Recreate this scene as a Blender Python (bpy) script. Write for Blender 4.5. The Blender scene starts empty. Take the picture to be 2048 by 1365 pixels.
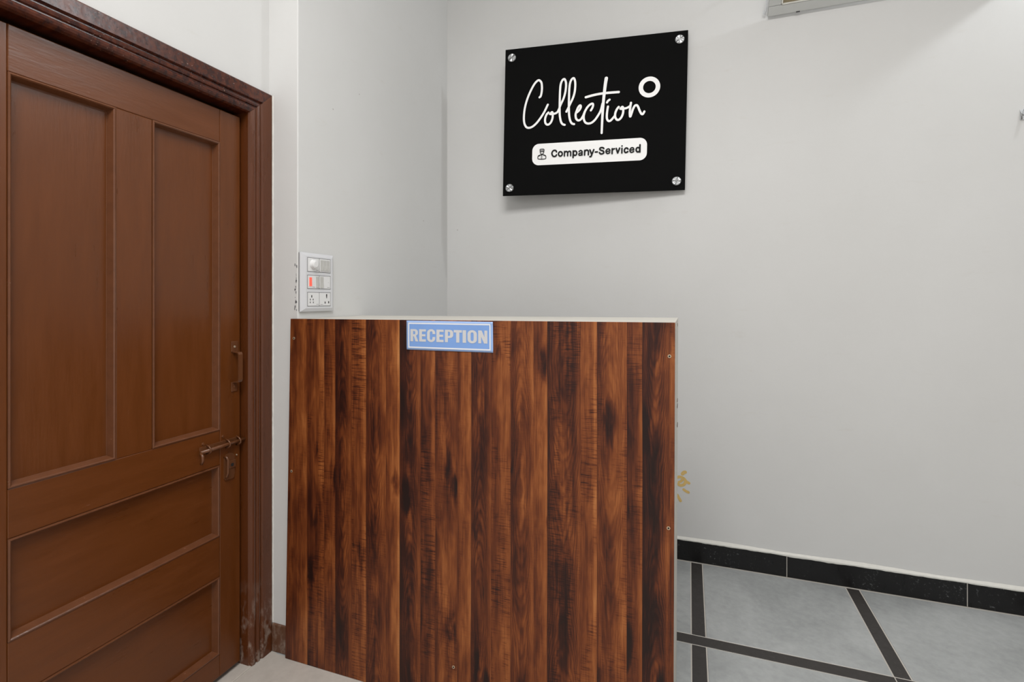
import bpy, bmesh, math, random
import numpy as np
from mathutils import Vector

random.seed(7)
S = bpy.context.scene
COL = S.collection

# ------------------------------------------------------------------ camera, light, exposure
EYE = 1.27                      # eye height
FPX = 1000.0                    # focal length in pixels of the 2048 px wide frame
YAW = math.radians(19.5)
C_, S_ = math.cos(YAW), math.sin(YAW)
cam_d = bpy.data.cameras.new('camera')
cam_d.sensor_width = 36.0
cam_d.lens = 36.0 * FPX / 2048.0
cam_d.shift_y = -(682.5 - 600.0) / 2048.0
cam_d.clip_start = 0.02
cam = bpy.data.objects.new('camera', cam_d)
cam.location = (0, 0, EYE)
cam.rotation_euler = (math.radians(90), 0, YAW)
COL.objects.link(cam)
S.camera = cam

S.view_settings.view_transform = 'Standard'
S.view_settings.look = 'None'
S.view_settings.gamma = 1.0
S.view_settings.use_curve_mapping = False
S.view_settings.exposure = 0.07

w = bpy.data.worlds.new('hall_daylight')
S.world = w
w.use_nodes = True
w.node_tree.nodes['Background'].inputs[0].default_value = (1.0, 0.985, 0.955, 1)
w.node_tree.nodes['Background'].inputs[1].default_value = 0.84


def area(name, loc, rot, sx, sy, power, color=(1, 1, 1)):
    d = bpy.data.lights.new(name, 'AREA')
    d.shape = 'RECTANGLE'; d.size = sx; d.size_y = sy
    d.energy = power; d.color = color
    o = bpy.data.objects.new(name, d)
    o.location = loc; o.rotation_euler = rot
    COL.objects.link(o)
    return o


def bulb(name, loc, power, radius, color=(1, 1, 1)):
    d = bpy.data.lights.new(name, 'POINT')
    d.energy = power; d.color = color; d.shadow_soft_size = radius
    o = bpy.data.objects.new(name, d); o.location = loc
    COL.objects.link(o)
    return o


area('ceiling_panel_lamp', (0.0, -0.30, 3.5), (0, 0, 0), 1.4, 1.4, 96, (1.0, 0.985, 0.965))
bulb('ceiling_bulb', (1.64, 2.22, 3.36), 31, 0.035, (0.93, 0.97, 1.0))

# ------------------------------------------------------------------ pixel of the photo -> point of the room
N_BACK = 2.577     # front of the skirting along the back wall
B_WALL = -1.440    # wall with the door
B_PIER = -1.310    # side of the pier beside the door, carrying the switch plate
N_PIER = 1.420     # front of that pier
N_WALL = 2.583
N_DESK = 1.400


def ray(x, y):
    u = (x - 1024) / FPX; v = (600 - y) / FPX
    return (u * C_ - S_, u * S_ + C_, v)


def on_n(x, y, n):
    r = ray(x, y); t = n / r[1]
    return Vector((r[0] * t, n, r[2] * t + EYE))


def on_b(x, y, b):
    r = ray(x, y); t = b / r[0]
    return Vector((b, r[1] * t, r[2] * t + EYE))


# ------------------------------------------------------------------ node helper
class G:
    def __init__(self, name):
        self.mat = bpy.data.materials.new(name)
        self.mat.use_nodes = True
        self.nt = self.mat.node_tree
        self.b = self.nt.nodes['Principled BSDF']

    def n(self, typ, ins=None, **kw):
        nd = self.nt.nodes.new('ShaderNode' + typ)
        for k, v in kw.items():
            setattr(nd, k, v)
        for k, v in (ins or {}).items():
            self.put(nd.inputs[k], v)
        return nd

    def put(self, sock, v):
        if isinstance(v, bpy.types.NodeSocket):
            self.nt.links.new(v, sock)
        else:
            if sock.type == 'RGBA' and len(v) == 3:
                v = (*v, 1)
            sock.default_value = v

    def m(self, op, a, b=0.0, c=0.0, clamp=False):
        nd = self.n('Math', {0: a, 1: b, 2: c}, operation=op)
        nd.use_clamp = clamp
        return nd.outputs[0]

    def coord(self, scale=(1, 1, 1), loc=(0, 0, 0), kind='Object'):
        tc = self.n('TexCoord').outputs[kind]
        return self.n('Mapping', {'Vector': tc, 'Scale': scale, 'Location': loc}).outputs[0]

    def noise(self, vec, scale, detail=3.0, rough=0.5, dist=0.0):
        return self.n('TexNoise', {'Vector': vec, 'Scale': scale, 'Detail': detail, 'Roughness': rough,
                                   'Distortion': dist}).outputs[0]

    def ramp(self, fac, stops, interp='LINEAR'):
        nd = self.n('ValToRGB', {0: fac})
        cr = nd.color_ramp; cr.interpolation = interp
        cr.elements.remove(cr.elements[1])
        cr.elements[0].position = stops[0][0]
        cr.elements[0].color = (*stops[0][1], 1)
        for p, c in stops[1:]:
            cr.elements.new(p).color = (*c, 1)
        return nd.outputs[0]

    def mix(self, fac, a, b, blend='MIX'):
        nd = self.n('Mix', data_type='RGBA', blend_type=blend)
        self.put(nd.inputs[0], fac); self.put(nd.inputs[6], a); self.put(nd.inputs[7], b)
        return nd.outputs[2]

    def maprange(self, v, a, b, c=0.0, d=1.0):
        return self.n('MapRange', {0: v, 1: a, 2: b, 3: c, 4: d}).outputs[0]

    def bump(self, height, strength=0.2, dist=0.002):
        self.put(self.b.inputs['Normal'],
                 self.n('Bump', {'Strength': strength, 'Distance': dist, 'Height': height}).outputs[0])

    def set(self, **kw):
        names = dict(color='Base Color', rough='Roughness', metal='Metallic', spec='Specular IOR Level',
                     coat='Coat Weight', coat_rough='Coat Roughness', aniso='Anisotropic')
        for k, v in kw.items():
            self.put(self.b.inputs[names[k]], v)
        return self.mat


def plain(name, color, rough=0.5, metal=0.0, spec=0.5, var=0.06, scale=30.0):
    g = G(name)
    f = g.noise(g.coord(), scale, 4.0)
    dark = tuple(c * (1 - var) for c in color); light = tuple(min(1, c * (1 + var)) for c in color)
    return g.set(color=g.mix(f, dark, light), rough=rough, metal=metal, spec=spec)


# ------------------------------------------------------------------ materials
def mat_wall():
    g = G('cream_wall_paint')
    v = g.coord(kind='Object')
    f = g.noise(v, 1.3, 5.0, 0.6)
    base = g.mix(g.maprange(f, 0.35, 0.65), (0.605, 0.604, 0.596), (0.63, 0.630, 0.624))
    sp = g.n('TexVoronoi', {'Vector': v, 'Scale': 7.0, 'Randomness': 1.0}, feature='F1')
    near = g.m('LESS_THAN', sp.outputs['Distance'], 0.022)
    pick = g.m('GREATER_THAN', g.n('SeparateColor', {0: sp.outputs['Color']}).outputs[0], 0.80)
    base = g.mix(g.m('MULTIPLY', g.m('MULTIPLY', near, pick), 0.55), base, (0.20, 0.17, 0.14))
    sm = g.noise(g.coord((3, 3, 14)), 2.0, 6.0, 0.7)
    base = g.mix(g.maprange(sm, 0.62, 0.8, 0.0, 0.22), base, (0.50, 0.46, 0.40))
    g.bump(g.noise(v, 60.0, 4.0), 0.06, 0.004)
    return g.set(color=base, rough=0.62, spec=0.3)


def mat_paint_brown(name, sx=(1, 1, 1), base=(0.112, 0.031, 0.0050), rough=0.30, scratch=0.35, low_wear=0.0):
    g = G(name)
    f = g.noise(g.coord(sx), 6.0, 4.0, 0.6)
    col = g.mix(g.maprange(f, 0.3, 0.7), tuple(c * 0.90 for c in base), tuple(c * 1.10 for c in base))
    fine = g.noise(g.coord(tuple(s * 1.0 for s in sx)), 55.0, 3.0, 0.6)
    mask = g.noise(g.coord(sx, (3, 1, 2)), 4.0, 2.0)
    sc = g.m('MULTIPLY', g.maprange(fine, 0.70, 0.78), g.maprange(mask, 0.55, 0.70))
    col = g.mix(g.m('MULTIPLY', sc, scratch), col, (0.36, 0.20, 0.15))
    if low_wear:
        hz = g.n('SeparateXYZ', {0: g.n('NewGeometry').outputs['Position']}).outputs[2]
        wn = g.noise(g.coord((1, 1, 0.5), (5, 2, 1)), 26.0, 5.0, 0.7)
        wr = g.m('MULTIPLY', g.maprange(hz, 0.30, 0.02), g.maprange(wn, 0.50, 0.66))
        col = g.mix(g.m('MULTIPLY', wr, low_wear), col, (0.40, 0.34, 0.29))
    rr = g.maprange(f, 0.2, 0.8, rough - 0.06, rough + 0.1)
    g.bump(g.noise(g.coord(sx), 30.0, 5.0), 0.10, 0.003)
    return g.set(color=col, rough=rr, spec=0.45)


def mat_header():
    g = G('glossy_red_brown_frame_paint')
    f = g.noise(g.coord((1, 8, 8)), 8.0, 5.0, 0.6)
    col = g.mix(g.maprange(f, 0.35, 0.65), (0.022, 0.0030, 0.0015), (0.085, 0.017, 0.0045))
    ch = g.noise(g.coord((2, 1.2, 2)), 90.0, 3.0, 0.6)
    mk = g.noise(g.coord(), 5.0, 2.0)
    col = g.mix(g.m('MULTIPLY', g.maprange(ch, 0.66, 0.72), g.maprange(mk, 0.5, 0.62, 0.0, 0.75)), col, (0.42, 0.30, 0.24))
    g.bump(g.noise(g.coord((1, 3, 3)), 20.0, 4.0), 0.15, 0.003)
    return g.set(color=col, rough=0.26, spec=0.5)


def mat_laminate(edges, kinds):
    """printed walnut laminate: planks of their own tone with cathedral grain, ripples and knots"""
    g = G('printed_walnut_laminate')
    tc = g.n('TexCoord').outputs['Object']
    xyz = g.n('SeparateXYZ', {0: tc})
    x, z = xyz.outputs[0], xyz.outputs[2]
    W = edges[-1]
    u = g.m('DIVIDE', x, W)
    wob = g.m('MULTIPLY', g.m('SUBTRACT', g.noise(g.coord((1, 1, 0.8)), 2.2, 2.0), 0.5), 0.004)
    u2 = g.m('ADD', u, wob)
    st_a, st_b = [], []
    for i, (t, ca, ri) in enumerate(kinds):
        p = edges[i] / W
        cen = (edges[i] + edges[i + 1]) / 2 / W; wid = (edges[i + 1] - edges[i]) / W
        st_a.append((max(p, 0.0), (t, ca, ri)))
        st_b.append((max(p, 0.0), (cen, wid * 5, (i * 0.377) % 1.0)))
    A = g.n('SeparateColor', {0: g.ramp(u2, st_a, 'CONSTANT')})
    B = g.n('SeparateColor', {0: g.ramp(u2, st_b, 'CONSTANT')})
    tone, cath, rip = A.outputs[0], A.outputs[1], A.outputs[2]
    cen, wid, rnd = B.outputs[0], B.outputs[1], B.outputs[2]
    s = g.m('DIVIDE', g.m('SUBTRACT', u2, cen), g.m('MULTIPLY', wid, 0.2))          # -0.5 .. 0.5
    off = g.m('MULTIPLY', rnd, 17.0)
    zz = g.m('ADD', z, off)
    pv = g.n('CombineXYZ', {0: x, 1: off, 2: zz}).outputs[0]

    def st(sx, sz, scale, detail=3.0, rough=0.55, dist=0.0):
        mp = g.n('Mapping', {'Vector': pv, 'Scale': (sx, 1, sz)}).outputs[0]
        return g.noise(mp, scale, detail, rough, dist)

    low = st(5, 1.0, 3.2, 3.0, 0.6, 0.4)
    mid = st(12, 2.2, 4.0, 3.0, 0.55, 0.6)
    grain = st(60, 1.3, 6.0, 3.0, 0.6, 0.3)
    fineg = st(260, 6.0, 2.0, 2.0, 0.6)
    ticks = st(8, 150, 2.6, 3.0, 0.6, 0.0)
    tickm = st(5, 1.6, 2.4, 3.0, 0.6, 0.5)
    # cathedral arches
    wav = g.m('MULTIPLY', g.m('SUBTRACT', st(10, 3, 2.5, 4.0, 0.6), 0.5), 0.20)
    par = g.m('MULTIPLY', g.m('MULTIPLY', s, s), 1.35)
    flip = g.m('SUBTRACT', g.m('MULTIPLY', g.m('GREATER_THAN', rnd, 0.5), 2.0), 1.0)
    bend = g.m('SINE', g.m('MULTIPLY', zz, 5.0))
    ph = g.m('ADD', g.m('ADD', g.m('MULTIPLY', bend, 0.28), g.m('MULTIPLY', par, flip)), wav)
    rings = g.m('SINE', g.m('MULTIPLY', ph, 100.0))
    rings = g.m('POWER', g.m('ADD', g.m('MULTIPLY', rings, 0.5), 0.5), 1.6)
    rings = g.m('MULTIPLY', g.m('MULTIPLY', rings, cath), g.maprange(mid, 0.3, 0.62, 0.25, 1.0))
    core = g.m('MULTIPLY', g.m('MULTIPLY', g.maprange(g.m('ABSOLUTE', s), 0.30, 0.05), cath), g.maprange(low, 0.42, 0.60, -0.6, 0.9))
    # knots
    kv = g.n('Mapping', {'Vector': pv, 'Scale': (12.0, 1, 3.4)}).outputs[0]
    kn = g.n('TexVoronoi', {'Vector': kv, 'Scale': 1.0, 'Randomness': 0.9}, feature='F1')
    kd = g.m('ADD', kn.outputs['Distance'], g.m('MULTIPLY', g.m('SUBTRACT', mid, 0.5), 0.35))
    kmask = g.maprange(kd, 0.26, 0.03)
    kpick = g.m('GREATER_THAN', g.n('SeparateColor', {0: kn.outputs['Color']}).outputs[1], 0.55)
    knots = g.m('MULTIPLY', kmask, kpick)

    v = g.m('ADD', tone, g.m('MULTIPLY', g.m('SUBTRACT', low, 0.5), 0.85))
    v = g.m('ADD', v, g.m('MULTIPLY', g.m('SUBTRACT', mid, 0.5), 0.55))
    band = st(26, 0.10, 2.0, 3.0, 0.6)
    v = g.m('ADD', v, g.m('MULTIPLY', g.m('SUBTRACT', band, 0.5), 0.40))
    v = g.m('ADD', v, g.m('MULTIPLY', s, 0.20))
    v = g.m('ADD', v, g.m('MULTIPLY', g.maprange(s, 0.30, 0.46), 0.11))
    v = g.m('ADD', v, g.m('MULTIPLY', g.m('SUBTRACT', grain, 0.5), 0.42))
    v = g.m('ADD', v, g.m('MULTIPLY', g.m('SUBTRACT', fineg, 0.5), 0.16))
    v = g.m('SUBTRACT', v, g.m('MULTIPLY', rings, 0.20))
    v = g.m('ADD', v, g.m('MULTIPLY', core, 0.14))
    tk = g.m('MULTIPLY', g.m('MULTIPLY', g.maprange(ticks, 0.50, 0.62), g.maprange(tickm, 0.44, 0.60)), rip)
    v = g.m('SUBTRACT', v, g.m('MULTIPLY', tk, 0.34))
    v = g.m('SUBTRACT', v, g.m('MULTIPLY', knots, 0.60))
    v = g.m('SUBTRACT', v, g.m('MULTIPLY', g.maprange(g.m('ABSOLUTE', s), 0.44, 0.5), 0.07))
    v = g.m('ADD', v, 0.0, clamp=True)
    col = g.ramp(v, [(0.0, (0.012, 0.003, 0.002)), (0.20, (0.038, 0.0075, 0.0030)), (0.40, (0.105, 0.024, 0.0062)),
                     (0.58, (0.195, 0.053, 0.0125)), (0.78, (0.32, 0.105, 0.028)), (1.0, (0.46, 0.19, 0.062))])
    g.bump(fineg, 0.05, 0.001)
    return g.set(color=col, rough=0.40, spec=0.32)


def mat_stone(name, dark, light, rough=0.42, streak=(1, 1, 1)):
    g = G(name)
    v = g.coord(streak, kind='Generated')
    w_ = g.n('NewGeometry').outputs['Position']
    mp = g.n('Mapping', {'Vector': w_, 'Scale': streak, 'Rotation': (0, 0, 0.35)}).outputs[0]
    a = g.noise(mp, 3.0, 6.0, 0.62, 0.5)
    b = g.noise(mp, 38.0, 4.0, 0.6)
    f = g.m('ADD', g.m('MULTIPLY', a, 0.7), g.m('MULTIPLY', b, 0.3))
    col = g.mix(g.maprange(f, 0.35, 0.66), dark, light)
    st_ = g.noise(mp, 9.0, 3.0, 0.5, 0.6)
    col = g.mix(g.maprange(st_, 0.70, 0.78, 0.0, 0.45), col, tuple(c * 0.55 for c in dark))
    g.bump(b, 0.12, 0.002)
    return g.set(color=col, rough=g.maprange(a, 0.3, 0.7, rough - 0.08, rough + 0.12), spec=0.4)


def mat_black_stone(name, base, dust=(0.30, 0.31, 0.32), rough=0.25):
    g = G(name)
    w_ = g.n('NewGeometry').outputs['Position']
    mp = g.n('Mapping', {'Vector': w_, 'Scale': (5, 5, 1)}).outputs[0]
    a = g.noise(mp, 6.0, 5.0, 0.7)
    mp2 = g.n('Mapping', {'Vector': w_, 'Scale': (1, 1, 1)}).outputs[0]
    b = g.noise(mp2, 90.0, 4.0, 0.65)
    big = g.noise(mp2, 3.0, 2.0)
    d = g.m('MULTIPLY', g.maprange(b, 0.57, 0.74), g.maprange(a, 0.46, 0.62))
    d = g.m('MULTIPLY', d, g.maprange(big, 0.38, 0.58, 0.1, 0.8))
    col = g.mix(d, base, dust)
    return g.set(color=col, rough=g.maprange(a, 0.3, 0.7, rough, rough + 0.2), spec=0.35)


M = {}
M['wall'] = mat_wall()
M['ceiling'] = plain('ceiling_whitewash', (0.80, 0.79, 0.77), 0.8)
M['door'] = mat_paint_brown('brown_door_enamel_upright', (6, 6, 0.8))
M['rail'] = mat_paint_brown('brown_door_enamel_lengthwise', (6, 0.9, 6), scratch=0.5)
M['frame'] = mat_paint_brown('brown_frame_enamel', (8, 8, 0.7), (0.088, 0.0235, 0.0055), 0.28, 0.35, 0.7)
M['header'] = mat_header()
M['bead'] = mat_paint_brown('worn_brown_moulding_highlight_enamel', (5, 5, 5), (0.125, 0.046, 0.020), 0.20, 0.9)  # worn flecks, plus edge highlights put into the lighter brown
M['iron'] = mat_paint_brown('brown_painted_iron', (1, 1, 1), (0.115, 0.042, 0.016), 0.24, 0.5)
M['screw'] = plain('worn_brass_screw', (0.62, 0.52, 0.38), 0.35, 0.6)
M['hole'] = plain('dark_recess', (0.012, 0.010, 0.009), 0.8)
M['brownbase'] = mat_paint_brown('brown_skirting_enamel', (2, 2, 2), (0.115, 0.050, 0.026), 0.4, 0.7, 0.5)
M['tile'] = mat_stone('grey_limestone', (0.255, 0.265, 0.265), (0.39, 0.40, 0.40))
M['tile_warm'] = mat_stone('grey_beige_limestone', (0.44, 0.405, 0.365), (0.56, 0.52, 0.475))
M['strip'] = mat_black_stone('dark_stone_strip', (0.034, 0.030, 0.028), (0.20, 0.19, 0.18), 0.42)
M['grout'] = plain('pale_grout', (0.46, 0.43, 0.39), 0.8)
M['skirt'] = mat_black_stone('black_granite', (0.0075, 0.0072, 0.0075))
M['plaster'] = plain('white_plaster', (0.66, 0.65, 0.61), 0.75, 0, 0.3, 0.08, 60)
M['desk_white'] = plain('offwhite_counter_board', (0.52, 0.50, 0.455), 0.5, 0, 0.4, 0.06, 20)
M['edge'] = plain('dark_laminate_edge', (0.09, 0.045, 0.022), 0.5)
M['blue'] = plain('pale_blue_sign_print', (0.190, 0.345, 0.700), 0.32, 0, 0.5, 0.08, 12)
M['blue_rim'] = plain('lighter_blue_sign_print', (0.30, 0.44, 0.74), 0.32, 0, 0.5, 0.06, 12)
M['print_white'] = plain('white_sign_print', (0.74, 0.76, 0.80), 0.4, 0, 0.4, 0.03, 20)
M['letter_grey'] = plain('grey_white_letter_print', (0.58, 0.585, 0.60), 0.45, 0, 0.4, 0.03, 20)
M['acrylic'] = plain('black_acrylic', (0.0045, 0.0045, 0.0045), 0.7, 0, 0.04, 0.05, 10)
M['sign_white'] = plain('bright_white_sign_print', (0.93, 0.93, 0.93), 0.5, 0, 0.3, 0.01, 10)
M['sign_black'] = plain('black_sign_print', (0.006, 0.006, 0.006), 0.6, 0, 0.2, 0.05, 10)
M['switch'] = plain('grey_white_plastic', (0.62, 0.625, 0.65), 0.32, 0, 0.5, 0.02, 15)
M['module'] = plain('white_plastic_module', (0.70, 0.70, 0.705), 0.32, 0, 0.5, 0.02, 15)
M['rocker'] = plain('ivory_plastic_rocker', (0.48, 0.475, 0.455), 0.35, 0, 0.5, 0.03, 20)
M['slot'] = plain('dark_slot_plastic', (0.05, 0.05, 0.05), 0.6)
M['mark'] = plain('grey_mark_print', (0.22, 0.22, 0.23), 0.6)
M['yellow'] = plain('yellow_paint_stroke', (0.66, 0.46, 0.17), 0.7, 0, 0.3, 0.15, 60)
M['alu'] = plain('grey_white_frame_enamel', (0.47, 0.48, 0.47), 0.35, 0, 0.5, 0.04, 20)
M['glass_brown'] = plain('brown_tinted_glass', (0.20, 0.165, 0.10), 0.18, 0, 0.6, 0.2, 6)
M['clear'] = plain('clear_plastic_clip', (0.60, 0.62, 0.64), 0.2, 0, 0.6, 0.03, 20)
M['steel'] = plain('grey_steel', (0.30, 0.30, 0.30), 0.35, 0.7)


def mat_neon():
    g = G('red_lit_switch_lens')
    f = g.noise(g.coord(), 40.0)
    g.put(g.b.inputs['Emission Color'], (1.0, 0.10, 0.06, 1)); g.put(g.b.inputs['Emission Strength'], 0.35)
    return g.set(color=g.mix(f, (0.80, 0.10, 0.07), (0.9, 0.16, 0.11)), rough=0.3)


def mat_cap():
    g = G('brushed_steel_cap')
    xyz = g.n('SeparateXYZ', {0: g.n('TexCoord').outputs['Object']})
    ang = g.m('ARCTAN2', xyz.outputs[2], xyz.outputs[0])
    k = g.m('MULTIPLY', g.m('ADD', g.m('SINE', g.m('MULTIPLY', ang, 5.0)), g.m('SINE', g.m('ADD', g.m('MULTIPLY', ang, 3.0), 1.0))), 0.25)
    g.bump(g.m('ADD', k, 0.5), 0.8, 0.004)
    return g.set(color=(0.40, 0.41, 0.42), metal=1.0, rough=0.34)


M['neon'] = mat_neon()
M['cap'] = mat_cap()


# ------------------------------------------------------------------ mesh helpers
def wloc(o):
    v = Vector(o.location)
    while o.parent:
        o = o.parent; v += Vector(o.location)
    return v


def link(name, bm, mat, parent=None, smooth=False, local=False, origin=None):
    """bm is in world coordinates (or, with local=True, in the parent's own space)"""
    bmesh.ops.recalc_face_normals(bm, faces=bm.faces)
    me = bpy.data.meshes.new(name)
    xs = [v.co for v in bm.verts]
    lo = Vector((min(v.x for v in xs), min(v.y for v in xs), min(v.z for v in xs)))
    hi = Vector((max(v.x for v in xs), max(v.y for v in xs), max(v.z for v in xs)))
    org = Vector(origin) if origin is not None else Vector(((lo.x + hi.x) / 2, (lo.y + hi.y) / 2, lo.z))
    bmesh.ops.translate(bm, verts=bm.verts, vec=-org)
    bm.to_mesh(me); bm.free()
    me.materials.append(mat)
    if smooth:
        for p in me.polygons:
            p.use_smooth = True
    o = bpy.data.objects.new(name, me)
    COL.objects.link(o)
    o.location = org
    if parent is not None:
        o.parent = parent
        if not local:
            o.location = org - wloc(parent)
    return o


def box_into(bm, lo, hi, bevel=0.0, seg=2):
    r = bmesh.ops.create_cube(bm, size=1.0)
    vs = r['verts']
    for v in vs:
        v.co = Vector((lo[i] + (v.co[i] + 0.5) * (hi[i] - lo[i]) for i in range(3)))
    if bevel > 0:
        es = list({e for v in vs for e in v.link_edges})
        bmesh.ops.bevel(bm, geom=es, offset=bevel, segments=seg, affect='EDGES', profile=0.5)


def box(name, lo, hi, mat, parent=None, bevel=0.0, seg=2, local=False):
    bm = bmesh.new()
    box_into(bm, lo, hi, bevel, seg)
    return link(name, bm, mat, parent, local=local)


def prism_into(bm, pts, y0, y1, axis='y'):
    """closed outline pts (x,z) extruded along y (or (y,z) along x)"""
    def P(a, c, d):
        return (a, d, c) if axis == 'y' else (d, a, c)
    v0 = [bm.verts.new(P(a, c, y0)) for a, c in pts]
    v1 = [bm.verts.new(P(a, c, y1)) for a, c in pts]
    k = len(pts)
    bm.faces.new(v0); bm.faces.new(v1[::-1])
    for i in range(k):
        bm.faces.new((v0[i], v0[(i + 1) % k], v1[(i + 1) % k], v1[i]))


def cyl_into(bm, p0, p1, r0, r1=None, seg=20):
    r1 = r0 if r1 is None else r1
    p0 = Vector(p0); p1 = Vector(p1)
    d = (p1 - p0).normalized()
    a = d.orthogonal().normalized(); b = d.cross(a)
    A = [bm.verts.new(p0 + (a * math.cos(t) + b * math.sin(t)) * r0) for t in [2 * math.pi * i / seg for i in range(seg)]]
    B = [bm.verts.new(p1 + (a * math.cos(t) + b * math.sin(t)) * r1) for t in [2 * math.pi * i / seg for i in range(seg)]]
    bm.faces.new(A[::-1]); bm.faces.new(B)
    for i in range(seg):
        bm.faces.new((A[i], A[(i + 1) % seg], B[(i + 1) % seg], B[i]))


def tube_into(bm, pts, r, seg=10):
    pts = [Vector(p) for p in pts]
    rings = []
    up = None
    for i, p in enumerate(pts):
        d = (pts[min(i + 1, len(pts) - 1)] - pts[max(i - 1, 0)]).normalized()
        a = d.orthogonal().normalized() if up is None else (up - d * up.dot(d)).normalized()
        up = a
        b = d.cross(a)
        rings.append([bm.verts.new(p + (a * math.cos(t) + b * math.sin(t)) * r)
                      for t in [2 * math.pi * k / seg for k in range(seg)]])
    bm.faces.new(rings[0][::-1]); bm.faces.new(rings[-1])
    for R0, R1 in zip(rings, rings[1:]):
        for k in range(seg):
            bm.faces.new((R0[k], R0[(k + 1) % seg], R1[(k + 1) % seg], R1[k]))


def smooth_path(pts, per=8):
    P = [np.array(p, float) for p in pts]
    P = [2 * P[0] - P[1]] + P + [2 * P[-1] - P[-2]]
    out = []
    for i in range(1, len(P) - 2):
        for k in range(per):
            t = k / per
            a, b, c, d = P[i - 1], P[i], P[i + 1], P[i + 2]
            out.append(0.5 * ((2 * b) + (-a + c) * t + (2 * a - 5 * b + 4 * c - d) * t * t + (-a + 3 * b - 3 * c + d) * t ** 3))
    out.append(P[-2])
    return out


RIB = [0]


def ribbon_into(bm, pts, width, put_, closed=False):
    """flat stroke along pts (2D); put(x, y) makes the 3D point; width may be a list"""
    k = len(pts)
    RIB[0] += 1
    base = 0.00012 * (RIB[0] % 5)
    cur = [0]

    def put(x, y):
        v = put_(x, y); v.y -= base + (0 if closed else 0.0005 * cur[0] / k)
        return v
    ws = width if hasattr(width, '__len__') else [width] * k
    L, R = [], []
    for i in range(k):
        if closed:
            d = pts[(i + 1) % k] - pts[i - 1]
        else:
            d = pts[min(i + 1, k - 1)] - pts[max(i - 1, 0)]
        d = d / (np.linalg.norm(d) + 1e-12)
        cur[0] = i
        nrm = np.array((-d[1], d[0])) * ws[i] / 2
        L.append(bm.verts.new(put(*(pts[i] + nrm)))); R.append(bm.verts.new(put(*(pts[i] - nrm))))
    for i in range(k if closed else k - 1):
        j = (i + 1) % k
        bm.faces.new((L[i], R[i], R[j], L[j]))
    if not closed:
        for i, sgn in ((0, -1), (k - 1, 1)):
            c = pts[i]; cur[0] = i + sgn * 4
            ring = [bm.verts.new(put(*(c + ws[i] / 2 * np.array((math.cos(t), math.sin(t)))))) for t in
                    [2 * math.pi * q / 14 for q in range(14)]]
            bm.faces.new(ring)


def mesh_from_curve(curve):
    o = bpy.data.objects.new('tmp', curve)
    COL.objects.link(o)
    dg = bpy.context.evaluated_depsgraph_get()
    me = bpy.data.meshes.new_from_object(o.evaluated_get(dg))
    bpy.data.objects.remove(o)
    bm = bmesh.new(); bm.from_mesh(me)
    bpy.data.meshes.remove(me)
    return bm


def outline_curve(outlines, extrude=0.0):
    cu = bpy.data.curves.new('outline', 'CURVE')
    cu.dimensions = '2D'; cu.fill_mode = 'BOTH'; cu.extrude = extrude
    for pts in outlines:
        sp = cu.splines.new('POLY'); sp.points.add(len(pts) - 1)
        for q, (a, c) in zip(sp.points, pts):
            q.co = (a, c, 0, 1)
        sp.use_cyclic_u = True
    return cu


def tag(o, label=None, cat=None, group=None, kind=None):
    if label: o['label'] = label
    if cat: o['category'] = cat
    if group: o['group'] = group
    if kind: o['kind'] = kind
    return o


def empty(name, loc, rot=(0, 0, 0)):
    o = bpy.data.objects.new(name, None)
    o.empty_display_size = 0.1
    o.location = loc; o.rotation_euler = rot
    COL.objects.link(o)
    return o


# ================================================================== THE SETTING
# ---- floor
floor = box('floor', (-1.9, -3.0, -0.12), (4.6, 2.9, -0.0012), M['grout'])
tag(floor, 'grey stone slab floor crossed by dark stone strips', kind='structure')
STR_B = [0.008 - 0.6425 * k for k in range(-4, 3)]
STR_B.sort()
SW = 0.052
rows = [(N_DESK + 0.008, 1.960), (2.016, 2.570)]
g_ = 0.0022
edges_b = [-1.40] + [v for b in STR_B for v in (b, b + SW)] + [2.95]
cells = []
x0 = -1.40
for b in STR_B:
    if b > x0 + 0.02:
        cells.append((x0, b))
    x0 = b + SW
for (n0, n1) in rows:
    for (b0, b1) in cells:
        box('floor_tile', (b0 + g_, n0 + g_, -0.02), (b1 - g_, n1 - g_, 0.0), M['tile'], floor, 0.0012, 1)
    for b in STR_B:
        if b > -1.40:
            box('floor_strip', (b + g_, n0 + g_, -0.02), (b + SW - g_, n1 - g_, 0.0), M['strip'], floor, 0.0012, 1)
box('floor_strip', (-1.40, 1.960 + g_, -0.02), (0.650, 2.016 - g_, 0.0), M['strip'], floor, 0.0012, 1)
box('floor_strip', (0.653, 1.960 + g_, -0.02), (2.57, 2.016 - g_, 0.0), M['strip'], floor, 0.0012, 1)
bx = [-1.425, -0.60, 0.22, 1.04, 1.86, 2.68, 3.5]
ny = [-2.6, -1.8, -1.0, -0.2, 0.6, N_DESK + 0.008]
for i in range(len(bx) - 1):
    for j in range(len(ny) - 1):
        box('floor_tile', (bx[i] + g_, ny[j] + g_, -0.02), (bx[i + 1] - g_, ny[j + 1] - g_, 0.0), M['tile_warm'], floor, 0.0012, 1)
box('threshold', (-1.60, 0.60, -0.02), (-1.427, 1.33, 0.003), M['tile_warm'], floor, 0.002, 1)

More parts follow.
